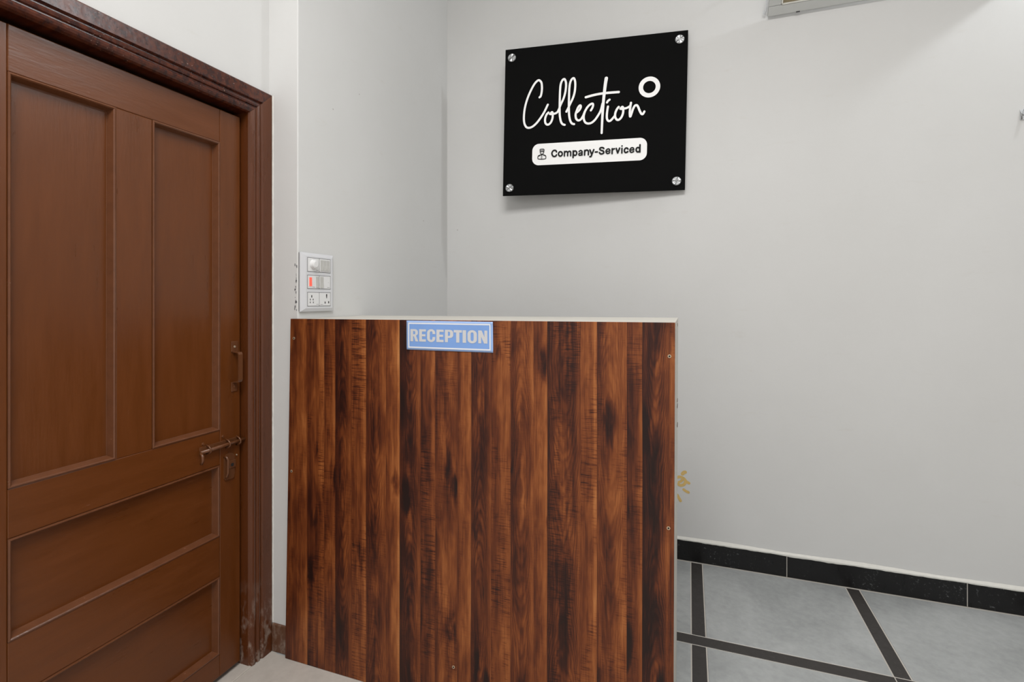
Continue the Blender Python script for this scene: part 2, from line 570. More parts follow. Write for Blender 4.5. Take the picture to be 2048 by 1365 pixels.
# ---- walls
bm = bmesh.new()
box_into(bm, (B_WALL - 0.16, -3.0, 0), (B_WALL, 0.530, 3.6))
box_into(bm, (B_WALL - 0.16, 0.530, 1.995), (B_WALL, 1.410, 3.6))
box_into(bm, (B_WALL - 0.16, 1.410, 1.9), (B_WALL, N_PIER + 0.05, 3.6))
box_into(bm, (B_WALL - 0.20, 0.40, 0), (B_WALL - 0.15, N_PIER, 2.2))  # unseen backing added to block world light behind the door
box_into(bm, (B_WALL - 0.16, N_PIER, 0), (B_PIER, N_WALL + 0.2, 3.6), 0.004, 3)
wall_left = tag(link('wall_left', bm, M['wall'], origin=(B_WALL, 0, 0)), 'cream painted wall around the brown door', kind='structure')
wall_back = tag(box('wall_back', (B_PIER - 0.05, N_WALL, 0), (4.6, N_WALL + 0.16, 3.6), M['wall']),
                'cream painted wall behind the reception counter', kind='structure')
added_wall_right = tag(box('added_wall_right', (3.4, -3.0, 0), (3.56, N_WALL + 0.16, 3.6), M['wall']), 'added unseen cream wall on the far right, blocks side light', kind='structure')  # unseen wall added to cut world light on the back wall's right
ceil = tag(box('ceiling', (-1.6, -3.0, 3.6), (4.6, N_WALL + 0.16, 3.7), M['ceiling']), 'white ceiling', kind='structure')
# the added backing box in wall_left keeps the door gap dark
# ---- black skirting of the back wall
SK_H = 0.101
base_back = tag(empty('baseboard_back', (0.4, N_BACK, 0)), 'black granite skirting along the back wall', kind='structure')
joints = [-1.308, -0.904, -0.241, 0.422, 1.085, 1.748, 2.411, 3.074]
for a, b in zip(joints, joints[1:]):
    box('skirting_tile', (a + 0.0012, N_BACK, 0.0), (b - 0.0012, N_WALL + 0.01, SK_H - 0.002), M['skirt'], base_back, 0.001, 1)
    box('joint_filler', (b - 0.0014, N_BACK + 0.0006, 0.0), (b + 0.0014, N_WALL + 0.01, SK_H - 0.004), M['grout'], base_back)
# ragged plaster lip hanging over the skirting's top edge
bm = bmesh.new()
rng = random.Random(3)
K = 260
prev = None
for i in range(K + 1):
    b = -1.30 + (3.0 + 1.30) * i / K
    wv = 0.5 + 0.5 * math.sin(b * 7.3 + 1.0) * math.sin(b * 3.1)
    smear = 0.012 * max(0.0, math.exp(-((b - 0.46) / 0.09) ** 2)) + 0.010 * math.exp(-((b - 0.60) / 0.06) ** 2)
    low = SK_H - 0.0015 - 0.003 * wv - rng.random() * 0.0022 - smear * 0.35
    top = SK_H + 0.011 + 0.0025 * math.sin(b * 11) + rng.random() * 0.0015
    nf = N_BACK - 0.0016 - rng.random() * 0.0006
    cur = [bm.verts.new(p) for p in ((b, nf, low), (b, nf - 0.001, (low + SK_H + 0.004) / 2), (b, nf, SK_H + 0.003), (b, N_WALL - 0.0005, top), (b, N_WALL + 0.004, low))]
    if prev:
        for q in range(4):
            bm.faces.new((prev[q], cur[q], cur[q + 1], prev[q + 1]))
    prev = cur
link('plaster_lip', bm, M['plaster'], base_back)
FACE0 = -1.424
# ---- brown painted skirting beside the door frame
base_left = tag(box('baseboard_left', (FACE0 + 0.002, 1.4128, 0), (B_PIER, N_PIER + 0.004, 0.100), M['brownbase'], None, 0.003, 2),
                'short brown painted skirting between door frame and counter', kind='structure')

# ---- door frame
FACE = -1.424
ZT = 2.010                  # top of the frame
NR, NL = 1.417, 0.515       # outer edges
prof = [(0.000, -1.470), (0.000, FACE + 0.000), (0.003, FACE + 0.002), (0.042, FACE + 0.002), (0.045, FACE - 0.003), (0.047, FACE - 0.006),
        (0.050, FACE - 0.006), (0.053, FACE - 0.001), (0.058, FACE + 0.0005), (0.063, FACE - 0.001), (0.066, FACE - 0.006),
        (0.069, FACE - 0.006), (0.072, FACE - 0.002), (0.077, FACE - 0.001), (0.083, FACE - 0.003), (0.088, FACE - 0.007),
        (0.092, FACE - 0.014), (0.092, -1.512), (0.000, -1.512)]   # (distance in from the outer edge, depth)


def sweep(bm, ends):
    A = [bm.verts.new(ends[0](w_, d)) for w_, d in prof]
    B = [bm.verts.new(ends[1](w_, d)) for w_, d in prof]
    k = len(prof)
    for i in range(k):
        bm.faces.new((A[i], A[(i + 1) % k], B[(i + 1) % k], B[i]))
    bm.faces.new(A); bm.faces.new(B[::-1])


trim = tag(empty('trim_1', (FACE, 0.97, 0)), 'glossy brown moulded wooden door frame', kind='structure')
bm = bmesh.new()
sweep(bm, (lambda q, d: (d, NR - q, 0.0), lambda q, d: (d, NR - q, ZT - q)))
link('jamb', bm, M['frame'], trim)
bm = bmesh.new()
sweep(bm, (lambda q, d: (d, NL + q, 0.0), lambda q, d: (d, NL + q, ZT - q)))
link('jamb', bm, M['frame'], trim)
bm = bmesh.new()
sweep(bm, (lambda q, d: (d, NL + q, ZT - q), lambda q, d: (d, NR - q, ZT - q)))
link('header', bm, M['header'], trim)
# plaster rim where the wall paint laps the frame
bm = bmesh.new()
prev = None
for i in range(160):
    z = 0.10 + (ZT - 0.10) * i / 159
    e = NR + 0.0005 + rng.random() * 0.0016
    cur = [bm.verts.new(p) for p in ((FACE - 0.006, e - 0.001, z), (FACE + 0.0005 + rng.random() * 0.002, e - 0.0006, z), (FACE + 0.004 + rng.random() * 0.002, N_PIER + 0.001, z))]
    if prev:
        bm.faces.new((prev[0], cur[0], cur[1], prev[1])); bm.faces.new((prev[1], cur[1], cur[2], prev[2]))
    prev = cur
link('plaster_lip', bm, M['plaster'], trim)

# ---- door
DF = -1.466                 # front of stiles and rails
DB = -1.510
D_L, D_R = 0.609, 1.3185
D_B, D_T = 0.020, 1.902
PAN = -1.486
UL = (0.691, 0.920, 0.837, 1.792)
UR = (1.018, 1.239, 0.837, 1.792)
L1 = (0.691, 1.238, 0.486, 0.722)
L2 = (0.691, 1.238, 0.096, 0.352)
door = tag(empty('door_1', (DF, 0.96, 0.0)), 'brown enamelled panelled wooden door with bolt and pull handle', kind='structure')


def dpart(name, n0, n1, z0, z1, mat, front=DF, bev=0.0025):
    return box(name, (DB, n0, z0), (front, n1, z1), mat, door, bev, 2)


dpart('stile', D_L, 0.691, D_B, D_T, M['door'])
dpart('stile', 1.239, D_R, D_B, D_T, M['door'])
dpart('mullion', 0.920, 1.018, 0.836, 1.792, M['door'])
dpart('rail', 0.691, 1.239, 1.792, D_T, M['rail'])
dpart('rail', 0.691, 1.239, 0.722, 0.837, M['rail'])
dpart('rail', 0.691, 1.239, 0.352, 0.486, M['rail'])
dpart('rail', 0.691, 1.239, D_B, 0.096, M['rail'])


def panel(r, mat):
    n0, n1, z0, z1 = r
    o = box('door_panel', (DB + 0.006, n0 - 0.004, z0 - 0.004), (PAN, n1 + 0.004, z1 + 0.004), mat, door)
    # raised moulding bead, then a slope down to the panel
    pr = [(0.000, DF - 0.004), (0.0005, DF + 0.0015), (0.004, DF + 0.0025), (0.0065, DF + 0.0005), (0.0115, PAN + 0.0005), (0.0135, PAN - 0.002), (0.0, PAN - 0.002)]
    bm = bmesh.new()
    rings = []
    for q, d in pr:
        rings.append([bm.verts.new(p) for p in ((d, n0 + q, z0 + q), (d, n1 - q, z0 + q), (d, n1 - q, z1 - q), (d, n0 + q, z1 - q))])
    k = len(rings)
    for i in range(k):
        A, B = rings[i], rings[(i + 1) % k]
        for s in range(4):
            t = (s + 1) % 4
            bm.faces.new((A[s], A[t], B[t], B[s]))
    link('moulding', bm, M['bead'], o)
    return o


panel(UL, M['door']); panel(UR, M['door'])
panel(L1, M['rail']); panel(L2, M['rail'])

# pull handle
hn0, hn1 = 1.281, 1.3135
hd = empty('pull_handle', (DF, 1.297, 0.957)); hd.parent = door; hd.location = Vector((DF, 1.297, 0.957)) - wloc(door)
box('foot_plate', (DF, 1.281, 1.092), (DF + 0.003, 1.309, 1.128), M['iron'], hd, 0.0012)
box('foot_plate', (DF, 1.281, 0.957), (DF + 0.003, 1.304, 0.990), M['iron'], hd, 0.0012)
bm = bmesh.new()
pth = [(DF + 0.003, 1.094), (DF + 0.026, 1.092), (DF + 0.030, 1.084), (DF + 0.030, 0.998), (DF + 0.026, 0.990), (DF + 0.003, 0.988),
       (DF + 0.003, 0.991), (DF + 0.024, 0.993), (DF + 0.0265, 1.000), (DF + 0.0265, 1.082), (DF + 0.024, 1.089), (DF + 0.003, 1.091)]
v0 = [bm.verts.new((b, 1.286, z)) for b, z in pth]; v1 = [bm.verts.new((b, 1.302, z)) for b, z in pth]
for i in range(len(pth)):
    j = (i + 1) % len(pth)
    bm.faces.new((v0[i], v0[j], v1[j], v1[i]))
bm.faces.new(v0); bm.faces.new(v1[::-1])
link('grip', bm, M['iron'], hd)
for z, mt in ((1.110, 'screw'), (0.973, 'iron')):
    bm = bmesh.new(); cyl_into(bm, (DF + 0.002, 1.2935, z), (DF + 0.0045, 1.2935, z), 0.0042, 0.0036, 14)
    cyl_into(bm, (DF + 0.0044, 1.2935, z), (DF + 0.0046, 1.2935, z), 0.0014, 0.0012, 8)
    link('screw', bm, M[mt], hd)

# sliding bolt
bolt = empty('sliding_bolt', (DF, 1.24, 0.76)); bolt.parent = door; bolt.location = Vector((DF, 1.24, 0.76)) - wloc(door)
box('bolt_plate', (DF, 1.165, 0.776), (DF + 0.002, 1.305, 0.800), M['iron'], bolt, 0.001)
bm = bmesh.new()
tube_into(bm, [(DF + 0.012, 1.160, 0.7855), (DF + 0.012, 1.25, 0.7865), (DF + 0.012, 1.3335, 0.7875)], 0.0058, 12)
link('rod', bm, M['iron'], bolt, True)
for nn in (1.19, 1.262, 1.303):
    bm = bmesh.new()
    tube_into(bm, [(DF, nn, 0.802), (DF + 0.012, nn, 0.7975), (DF + 0.0195, nn, 0.790), (DF + 0.0195, nn, 0.782), (DF + 0.012, nn, 0.7755), (DF, nn, 0.772)], 0.0028, 8)
    link('staple', bm, M['iron'], bolt, True)
bm = bmesh.new()
tube_into(bm, [(DF + 0.012, 1.160, 0.7855), (DF + 0.024, 1.157, 0.778), (DF + 0.027, 1.156, 0.765), (DF + 0.022, 1.155, 0.752)], 0.0045, 10)
link('knob', bm, M['iron'], bolt, True)
for (nn, zz) in ((1.178, 0.808), (1.250, 0.814)):
    bm = bmesh.new(); cyl_into(bm, (DF, nn, zz), (DF + 0.0035, nn, zz), 0.0050, 0.0035, 12)
    link('screw', bm, M['iron'], bolt)

# hasp plate below the bolt
hasp = empty('hasp', (DF, 1.275, 0.66)); hasp.parent = door; hasp.location = Vector((DF, 1.275, 0.66)) - wloc(door)
bm = bmesh.new()
o_ = []
for t in range(9):
    a = math.pi * t / 8
    o_.append((1.273 + 0.020 * math.cos(a), 0.735 + 0.018 * math.sin(a)))
o_ += [(1.253, 0.672), (1.258, 0.664), (1.288, 0.664), (1.293, 0.672)]
prism_into(bm, o_, DF, DF + 0.004, 'x')
link('hasp_plate', bm, M['iron'], hasp)
bm = bmesh.new()
tube_into(bm, [(DF, 1.256, 0.742), (DF + 0.010, 1.256, 0.744), (DF + 0.014, 1.258, 0.735), (DF + 0.014, 1.258, 0.690), (DF + 0.010, 1.257, 0.678), (DF, 1.257, 0.676)], 0.0036, 8)
link('staple', bm, M['iron'], hasp, True)
box('keeper', (DF + 0.003, 1.270, 0.700), (DF + 0.007, 1.296, 0.726), M['iron'], hasp, 0.0015)
bm = bmesh.new(); cyl_into(bm, (DF + 0.0065, 1.281, 0.711), (DF + 0.0075, 1.281, 0.711), 0.006, 0.006, 14)
link('keyhole', bm, M['hole'], hasp)
bm = bmesh.new(); cyl_into(bm, (DF + 0.002, 1.302, 0.738), (DF + 0.0045, 1.302, 0.738), 0.0028, 0.002, 10)
link('screw', bm, M['screw'], hasp)

# ================================================================== RECEPTION COUNTER
TLx, TRx = -1.324, -0.035
BLx, BRx = -1.348, -0.040
TLz, TRz = 1.203, 1.209
DEEP = 0.385
desk = tag(empty('reception_counter', ((BLx + BRx) / 2, N_DESK + 0.19, 0)),
           'tall reception counter with dark walnut laminate front and off-white top', 'counter')
# laminate sheet
px_edges = [581, 613, 646, 669, 702, 730, 771.5, 799, 841, 869, 912, 939, 980, 1018, 1066, 1093, 1160, 1191, 1250, 1284, 1338, 1350]
e_b = [on_n(x, 800, N_DESK).x for x in px_edges]
e_b = [b - BLx for b in e_b]
e_b[0] = 0.0; e_b[-1] = TRx - BLx + 0.002
kinds = [(.44, 0, .2), (.40, 0, .9), (.44, .2, .4), (.31, .9, .2), (.56, 0, 1.0), (.40, .8, .3), (.58, .2, .1), (.31, .9, .2), (.42, 0, 1.0),
         (.45, .3, .4), (.52, .1, .2), (.36, 1.0, .1), (.48, 0, 1.0), (.43, .8, .1), (.55, .3, .1), (.34, .8, 1.0), (.55, .1, .9), (.45, .5, .8),
         (.43, .1, .7), (.29, 1.0, .1), (.46, 0, .5)]
M['laminate'] = mat_laminate(e_b, kinds)
bm = bmesh.new()
q = [(BLx, N_DESK, 0.0006), (BRx, N_DESK, 0.0006), (TRx, N_DESK, TRz), (TLx, N_DESK, TLz)]
f0 = [bm.verts.new(p) for p in q]; f1 = [bm.verts.new((p[0], p[1] + 0.012, p[2])) for p in q]
bm.faces.new(f0); bm.faces.new(f1[::-1])
for i in range(4):
    j = (i + 1) % 4
    bm.faces.new((f0[i], f0[j], f1[j], f1[i]))
bmesh.ops.bevel(bm, geom=list(bm.edges), offset=0.0008, segments=1, affect='EDGES')
tag(link('front_panel', bm, M['laminate'], desk, origin=(BLx, N_DESK, 0)), 'dark walnut printed laminate front')


def hexa(name, pts0, pts1, mat, parent, bev=0.001):
    bm = bmesh.new()
    a = [bm.verts.new(p) for p in pts0]; b = [bm.verts.new(p) for p in pts1]
    bm.faces.new(a); bm.faces.new(b[::-1])
    for i in range(4):
        j = (i + 1) % 4
        bm.faces.new((a[i], a[j], b[j], b[i]))
    if bev:
        bmesh.ops.bevel(bm, geom=list(bm.edges), offset=bev, segments=1, affect='EDGES')
    return link(name, bm, mat, parent)


n0, n1 = N_DESK + 0.0122, N_DESK + DEEP
CLx = B_PIER + 0.003
hexa('side_panel', [(BRx - 0.018, n0, 0.0), (BRx, n0, 0.0), (TRx, n0, TRz - 0.016), (TRx - 0.018, n0, TRz - 0.016)],
     [(BRx - 0.018, n1, 0.0), (BRx, n1, 0.0), (TRx, n1, TRz - 0.016), (TRx - 0.018, n1, TRz - 0.016)], M['desk_white'], desk)
hexa('side_panel', [(CLx, n0, 0.0), (CLx + 0.018, n0, 0.0), (CLx + 0.018, n0, TLz - 0.016), (CLx, n0, TLz - 0.016)],
     [(CLx, n1, 0.0), (CLx + 0.018, n1, 0.0), (CLx + 0.018, n1, TLz - 0.016), (CLx, n1, TLz - 0.016)], M['desk_white'], desk)
hexa('counter_top', [(CLx, n0, TLz - 0.0158), (TRx, n0, TRz - 0.0158), (TRx, n0, TRz + 0.0004), (CLx, n0, TLz + 0.0004)],
     [(CLx, n1, TLz - 0.0158), (TRx, n1, TRz - 0.0158), (TRx, n1, TRz + 0.0004), (CLx, n1, TLz + 0.0004)], M['desk_white'], desk)
box('shelf', (CLx + 0.02, n0 + 0.002, 0.72), (BRx - 0.02, n1 - 0.01, 0.738), M['desk_white'], desk)
# screws in the laminate
for (px, py) in [(588, 677), (583, 943), (1339, 713), (1337, 1057), (907, 1335)]:
    p = on_n(px, py, N_DESK)
    bm = bmesh.new()
    cyl_into(bm, (p.x, N_DESK + 0.001, p.z), (p.x, N_DESK - 0.0012, p.z), 0.0048, 0.0044, 16)
    o = link('screw', bm, M['screw'], desk)
    bm = bmesh.new()
    cyl_into(bm, (p.x, N_DESK - 0.0010, p.z), (p.x, N_DESK - 0.0014, p.z), 0.0028, 0.0026, 12)
    link('screw_recess', bm, M['hole'], o)
# chips along the counter's right edge
for (px, py, r) in [(1355.5, 812, .0016), (1354, 850, .0014), (1355, 650, .0018), (1355.5, 801, .0012)]:
    p = on_n(px, py, N_DESK + 0.30)
    bm = bmesh.new()
    box_into(bm, (TRx - 0.002, p.y - 0.02, p.z - r * 2.5), (TRx + 0.0004, p.y + 0.02, p.z + r * 2.5))
    link('chip', bm, M['edge'], desk)

# ================================================================== RECEPTION SIGN (laminated sheet)
SX0, SX1, SZ0, SZ1 = -0.8535, -0.5555, 1.1105, 1.2035
SN = N_DESK - 0.0012
rs = tag(empty('reception_sign', ((SX0 + SX1) / 2, SN, SZ0)), 'pale blue RECEPTION sheet stuck on the counter front', 'sign')
Wd, Ht = SX1 - SX0, SZ1 - SZ0


def wavy(u, v, lift=0.0):
    d = 0.0010 * (0.5 + 0.5 * math.sin(u * 9.0 + 0.6)) * v * v + 0.0005 * math.sin(u * 5 + v * 3)
    if u > 0.94 and v > 0.85:
        d += 0.0018 * (u - 0.94) / 0.06 * (v - 0.85) / 0.15
    return (SX0 + u * Wd, SN - 0.0008 - d - lift, SZ0 + v * Ht)


def sheet_grid(u0, u1, v0, v1, lift, nu=48, nv=14, back=None):
    bm = bmesh.new()
    gr = [[bm.verts.new(wavy(u0 + (u1 - u0) * i / nu, v0 + (v1 - v0) * j / nv, lift)) for i in range(nu + 1)] for j in range(nv + 1)]
    for j in range(nv):
        for i in range(nu):
            bm.faces.new((gr[j][i], gr[j][i + 1], gr[j + 1][i + 1], gr[j + 1][i]))
    if back:
        r = bmesh.ops.extrude_face_region(bm, geom=list(bm.faces))
        bmesh.ops.translate(bm, verts=[e for e in r['geom'] if isinstance(e, bmesh.types.BMVert)], vec=(0, back, 0))
    return bm


sh = link('sheet', sheet_grid(0, 1, 0, 1, 0.0, back=0.0006), M['blue_rim'], rs, True)
link('inner_field', sheet_grid(0.020, 0.980, 0.066, 0.934, 0.00025), M['blue'], sh, True)


def quad_strip_uv(bm, u0, u1, v0, v1, lift):
    nu = max(1, int((u1 - u0) * 48)); nv = max(1, int((v1 - v0) * 14))
    gr = [[bm.verts.new(wavy(u0 + (u1 - u0) * i / nu, v0 + (v1 - v0) * j / nv, lift)) for i in range(nu + 1)] for j in range(nv + 1)]
    for j in range(nv):
        for i in range(nu):
            bm.faces.new((gr[j][i], gr[j][i + 1], gr[j + 1][i + 1], gr[j + 1][i]))


bm = bmesh.new()
tu, tv = 0.0135, 0.044
U0, U1, V0, V1 = 0.022, 0.975, 0.066, 0.930
for a in ((U0, U1, V1 - tv, V1), (U0, U1, V0, V0 + tv), (U0, U0 + tu, V0 + tv, V1 - tv), (U1 - tu, U1, V0 + tv, V1 - tv)):
    quad_strip_uv(bm, *a, 0.0005)
link('border', bm, M['print_white'], sh)


def arc(cx, cy, rx, ry, a0, a1, k=8):
    return [(cx + rx * math.cos(math.radians(a0 + (a1 - a0) * i / k)), cy + ry * math.sin(math.radians(a0 + (a1 - a0) * i / k))) for i in range(k + 1)]


def glyph(ch):
    if ch == 'E':
        return [[(0, 0), (1, 0), (1, .19), (.42, .19), (.42, .42), (.93, .42), (.93, .60), (.42, .60), (.42, .82), (1, .82), (1, 1), (0, 1)]]
    if ch == 'I':
        return [[(0, 0), (1, 0), (1, 1), (0, 1)]]
    if ch == 'T':
        return [[(.30, 0), (.69, 0), (.69, .80), (1, .80), (1, 1), (0, 1), (0, .80), (.30, .80)]]
    if ch == 'N':
        return [[(0, 0), (.32, 0), (.32, .52), (.63, 0), (1, 0), (1, 1), (.68, 1), (.68, .50), (.38, 1), (0, 1)]]
    if ch == 'O':
        o = arc(.5, .70, .5, .30, 0, 180, 14) + arc(.5, .30, .5, .30, 180, 360, 14)
        i = arc(.5, .69, .16, .14, 0, 180, 10) + arc(.5, .31, .16, .14, 180, 360, 10)
        return [o, i]
    if ch == 'C':
        o = [(1, .62), (.66, .62)] + arc(.5, .70, .16, .13, 0, 180, 8) + arc(.5, .30, .16, .13, 180, 360, 8) + [(.66, .40), (1, .40)]
        o += arc(.5, .30, .5, .30, 360, 180, 14) + arc(.5, .70, .5, .30, 180, 0, 14)
        return [o]
    if ch == 'P':
        o = [(0, 0), (.36, 0), (.36, .34)] + arc(.58, .58, .42, .24, -90, 0, 6) + arc(.58, .76, .42, .24, 0, 90, 6) + [(0, 1)]
        i = [(.36, .51)] + arc(.50, .60, .12, .09, -90, 0, 4) + arc(.50, .75, .12, .09, 0, 90, 4) + [(.36, .84)]
        return [o, i]
    if ch == 'R':
        o = [(0, 0), (.36, 0), (.36, .42), (.44, .42), (.63, .05), (.64, 0), (1, 0), (.99, .06), (.74, .46)] + arc(.58, .66, .39, .18, -50, 0, 4) + arc(.58, .78, .39, .22, 0, 90, 6) + [(0, 1)]
        i = [(.36, .58)] + arc(.50, .66, .12, .08, -90, 0, 4) + arc(.50, .76, .12, .08, 0, 90, 4) + [(.36, .84)]
        return [o, i]


let = [('R', 368, 502, 322, 545), ('E', 525, 640, 325, 548), ('C', 665, 803, 322, 557), ('E', 828, 948, 331, 556), ('P', 975, 1112, 333, 558),
       ('T', 1125, 1260, 337, 563), ('I', 1275, 1330, 340, 566), ('O', 1357, 1508, 337, 577), ('N', 1535, 1680, 343, 577)]
ltr = empty('lettering', (0, 0, 0)); ltr.parent = rs
ltr.location = (0, -0.0004, 0)
for ch, xa, xb, ya, yb in let:
    # zoomed photo pixels -> sheet u, v
    def uv(x, y):
        xl = 297 - 12 * (y - 170) / 520; xr = 1775 - 7 * (y - 190) / 550
        u = (x - xl) / (xr - xl)
        yt = 170 + 20 * u; yb_ = 690 + 50 * u
        return u, 1 - (y - yt) / (yb_ - yt)
    u0, vt = uv(xa, ya); u1, vb = uv(xb, yb)
    outs = [[(u0 + (u1 - u0) * a, vb + (vt - vb) * c) for a, c in o] for o in glyph(ch)]
    bmx = mesh_from_curve(outline_curve(outs))
    for v in bmx.verts:
        v.co = wavy(v.co.x, v.co.y, 0.0009)
    link('letter', bmx, M['letter_grey'], ltr)
# strip of dark tape shadow-gap above the sheet is left to the light

# ================================================================== BLACK SIGN ON THE BACK WALL
SG_W, SG_H = 0.9129, 0.7707
sg_loc = Vector((-0.4658, N_BACK + 2.5146 - 2.577, 2.1954))
sg = tag(empty('wall_sign', sg_loc, (0, 0.0196, math.radians(5))),
         'black acrylic plaque with white script lettering fixed by four steel caps', 'sign')
src = np.array([(1008, 95), (1372, 64), (1375, 382), (1008, 390)], float)
dst = np.array([(-SG_W / 2, SG_H / 2), (SG_W / 2, SG_H / 2), (SG_W / 2, -SG_H / 2), (-SG_W / 2, -SG_H / 2)])
A_, b_ = [], []
for (x, y), (X, Y) in zip(src, dst):
    A_.append([x, y, 1, 0, 0, 0, -X * x, -X * y]); b_.append(X)
    A_.append([0, 0, 0, x, y, 1, -Y * x, -Y * y]); b_.append(Y)
hh = np.linalg.solve(np.array(A_), np.array(b_))


def H(x, y):
    d = hh[6] * x + hh[7] * y + 1
    return np.array(((hh[0] * x + hh[1] * y + hh[2]) / d, (hh[3] * x + hh[4] * y + hh[5]) / d))


PXM = SG_W / 366.0            # metres per photo pixel on the plaque
pl = box('plaque', (-SG_W / 2, 0, -SG_H / 2), (SG_W / 2, 0.008, SG_H / 2), M['acrylic'], sg, 0.0012, 2, local=True)
FR = -0.0006


def put(x, z):
    return Vector((x, FR, z))


def stroke(bm, zx, width, conv, per=8, closed=False):
    P = [H(*conv(*p)) for p in zx]
    P = smooth_path(P, per)
    if isinstance(width, tuple):
        width = [width[0] + (width[1] - width[0]) * i / (len(P) - 1) for i in range(len(P))]
    ribbon_into(bm, P, width, put, closed)


cA = lambda x, y: (1040 + x / 9.747, 140 + y / 9.75)
cB = lambda x, y: (1150 + x / 9.75, 140 + y / 9.75)
script = empty('script_lettering', (0, 0, 0)); script.parent = sg
W0 = 42 / 9.75 * PXM


def letter(strokes):
    bm = bmesh.new()
    for s in strokes:
        pts, conv = s[0], s[1]
        ww = s[2] if len(s) > 2 else 1.0
        stroke(bm, pts, (ww[0] * W0, ww[1] * W0) if isinstance(ww, tuple) else ww * W0, conv)
    link('letter', bm, M['sign_white'], script, local=True)


letter([([(378, 505), (402, 478), (418, 400), (422, 310), (408, 215), (362, 170), (318, 190), (262, 260), (190, 400), (130, 560), (92, 720), (78, 880), (88, 1000), (125, 1078), (180, 1100), (250, 1078), (330, 1010), (410, 905), (480, 790), (545, 652)], cA)])
letter([([(560, 805), (522, 850), (498, 930), (502, 1000), (530, 1038), (570, 1040), (612, 1000), (640, 930), (646, 860), (630, 805)], cA),
        ([(590, 835), (628, 800), (640, 815), (600, 838), (650, 832), (690, 828), (738, 800), (768, 740)], cA)])
letter([([(768, 740), (800, 650), (850, 540), (880, 430), (894, 320), (892, 230), (872, 172), (850, 158), (818, 185), (790, 260), (780, 380), (778, 520), (778, 640), (780, 780), (790, 900), (815, 1000), (850, 1042), (886, 1054)], cA)])
letter([([(912, 795), (940, 740), (985, 640), (1035, 530), (1065, 420), (1075, 310), (1072, 220), (1055, 160), (1035, 143), (1000, 170), (972, 240), (960, 360), (958, 500), (958, 640), (962, 780), (972, 890), (995, 980), (1030, 1030), (1070, 1042)], cA)])
letter([([(1120, 812), (1165, 770), (1192, 720), (1190, 685), (1172, 680), (1140, 720), (1108, 800), (1095, 860), (1105, 930), (1135, 965), (1165, 970), (1205, 945), (1245, 880)], cA)])
letter([([(1245, 880), (1275, 800), (1320, 720), (1370, 668), (1420, 648), (1433, 680), (1420, 730), (1392, 780)], cA),
        ([(245, 720), (205, 800), (183, 890), (190, 960), (220, 1015), (275, 1036), (340, 1020), (405, 965), (470, 870), (515, 780), (545, 650)], cB)])
letter([([(606, 160), (592, 260), (578, 400), (566, 540), (556, 700), (550, 860), (546, 1000), (542, 1225)], cB, (1.55, 1.0)),
        ([(215, 520), (330, 490), (450, 465), (570, 450), (700, 440), (855, 432)], cB, 1.1)])
letter([([(652, 710), (642, 780), (634, 880), (640, 950), (665, 990), (700, 990), (740, 955), (785, 900)], cB), ([(632, 630), (650, 600), (680, 578)], cB)])
letter([([(862, 722), (825, 770), (797, 850), (800, 920), (830, 968), (870, 972), (915, 930), (945, 860), (952, 790), (940, 735)], cB),
        ([(895, 758), (930, 722), (945, 740), (905, 762), (960, 756), (1010, 748), (1060, 725), (1090, 700)], cB)])
letter([([(1098, 645), (1086, 740), (1080, 840), (1090, 915), (1112, 860), (1140, 770), (1175, 705), (1212, 695), (1240, 730), (1270, 800), (1300, 855), (1328, 872), (1348, 850), (1362, 820)], cB)])
# ring
rc = H(*cB(1447, 346)); r_out = 200 / 9.75 * PXM; r_in = 117 / 9.75 * PXM
bm = bmesh.new()
rm = (r_out + r_in) / 2
ribbon_into(bm, [rc + rm * np.array((math.cos(t), math.sin(t) * 1.0)) for t in [2 * math.pi * i / 64 for i in range(64)]], r_out - r_in, put, True)
link('ring_emblem', bm, M['sign_white'], sg, local=True)
# white badge
b0 = H(1066.5, 307); b1 = H(1297, 300)
ztop = H(1180, 281)[1]; zbot = H(1180, 325.2)[1]
rad = 14.0 * PXM
x0_, x1_ = b0[0], b1[0]
out = arc(x1_ - rad, ztop - rad, rad, rad, 0, 90, 8) + arc(x0_ + rad, ztop - rad, rad, rad, 90, 180, 8) + arc(x0_ + rad, zbot + rad, rad, rad, 180, 270, 8) + arc(x1_ - rad, zbot + rad, rad, rad, 270, 360, 8)
bm = bmesh.new()
bm.faces.new([bm.verts.new(put(a, c)) for a, c in out])
badge = link('badge', bm, M['sign_white'], sg, local=True)
# badge wording
FRW = FR - 0.0022
cI = lambda x, y: (1060 + x / 17.07, 270 + y / 17.06)
cJ = lambda x, y: (1180 + x / 17.07, 270 + y / 17.06)


def put2(x, z):
    return Vector((x, FRW, z))


def ell(cx, cy, rx, ry, k=24):
    return [(cx + rx * math.cos(2 * math.pi * i / k), cy + ry * math.sin(2 * math.pi * i / k)) for i in range(k)]


wbm = bmesh.new()


def wletter(conv, *strokes, loops=(), wpx=54):
    bm = wbm
    for st_ in strokes:
        P = [H(*conv(*p)) for p in st_]
        ribbon_into(bm, smooth_path(P, 6) if len(P) > 2 else P, wpx / 17.07 * PXM, put2)
    for lp in loops:
        ribbon_into(bm, [H(*conv(*p)) for p in lp], wpx / 17.07 * PXM, put2, True)


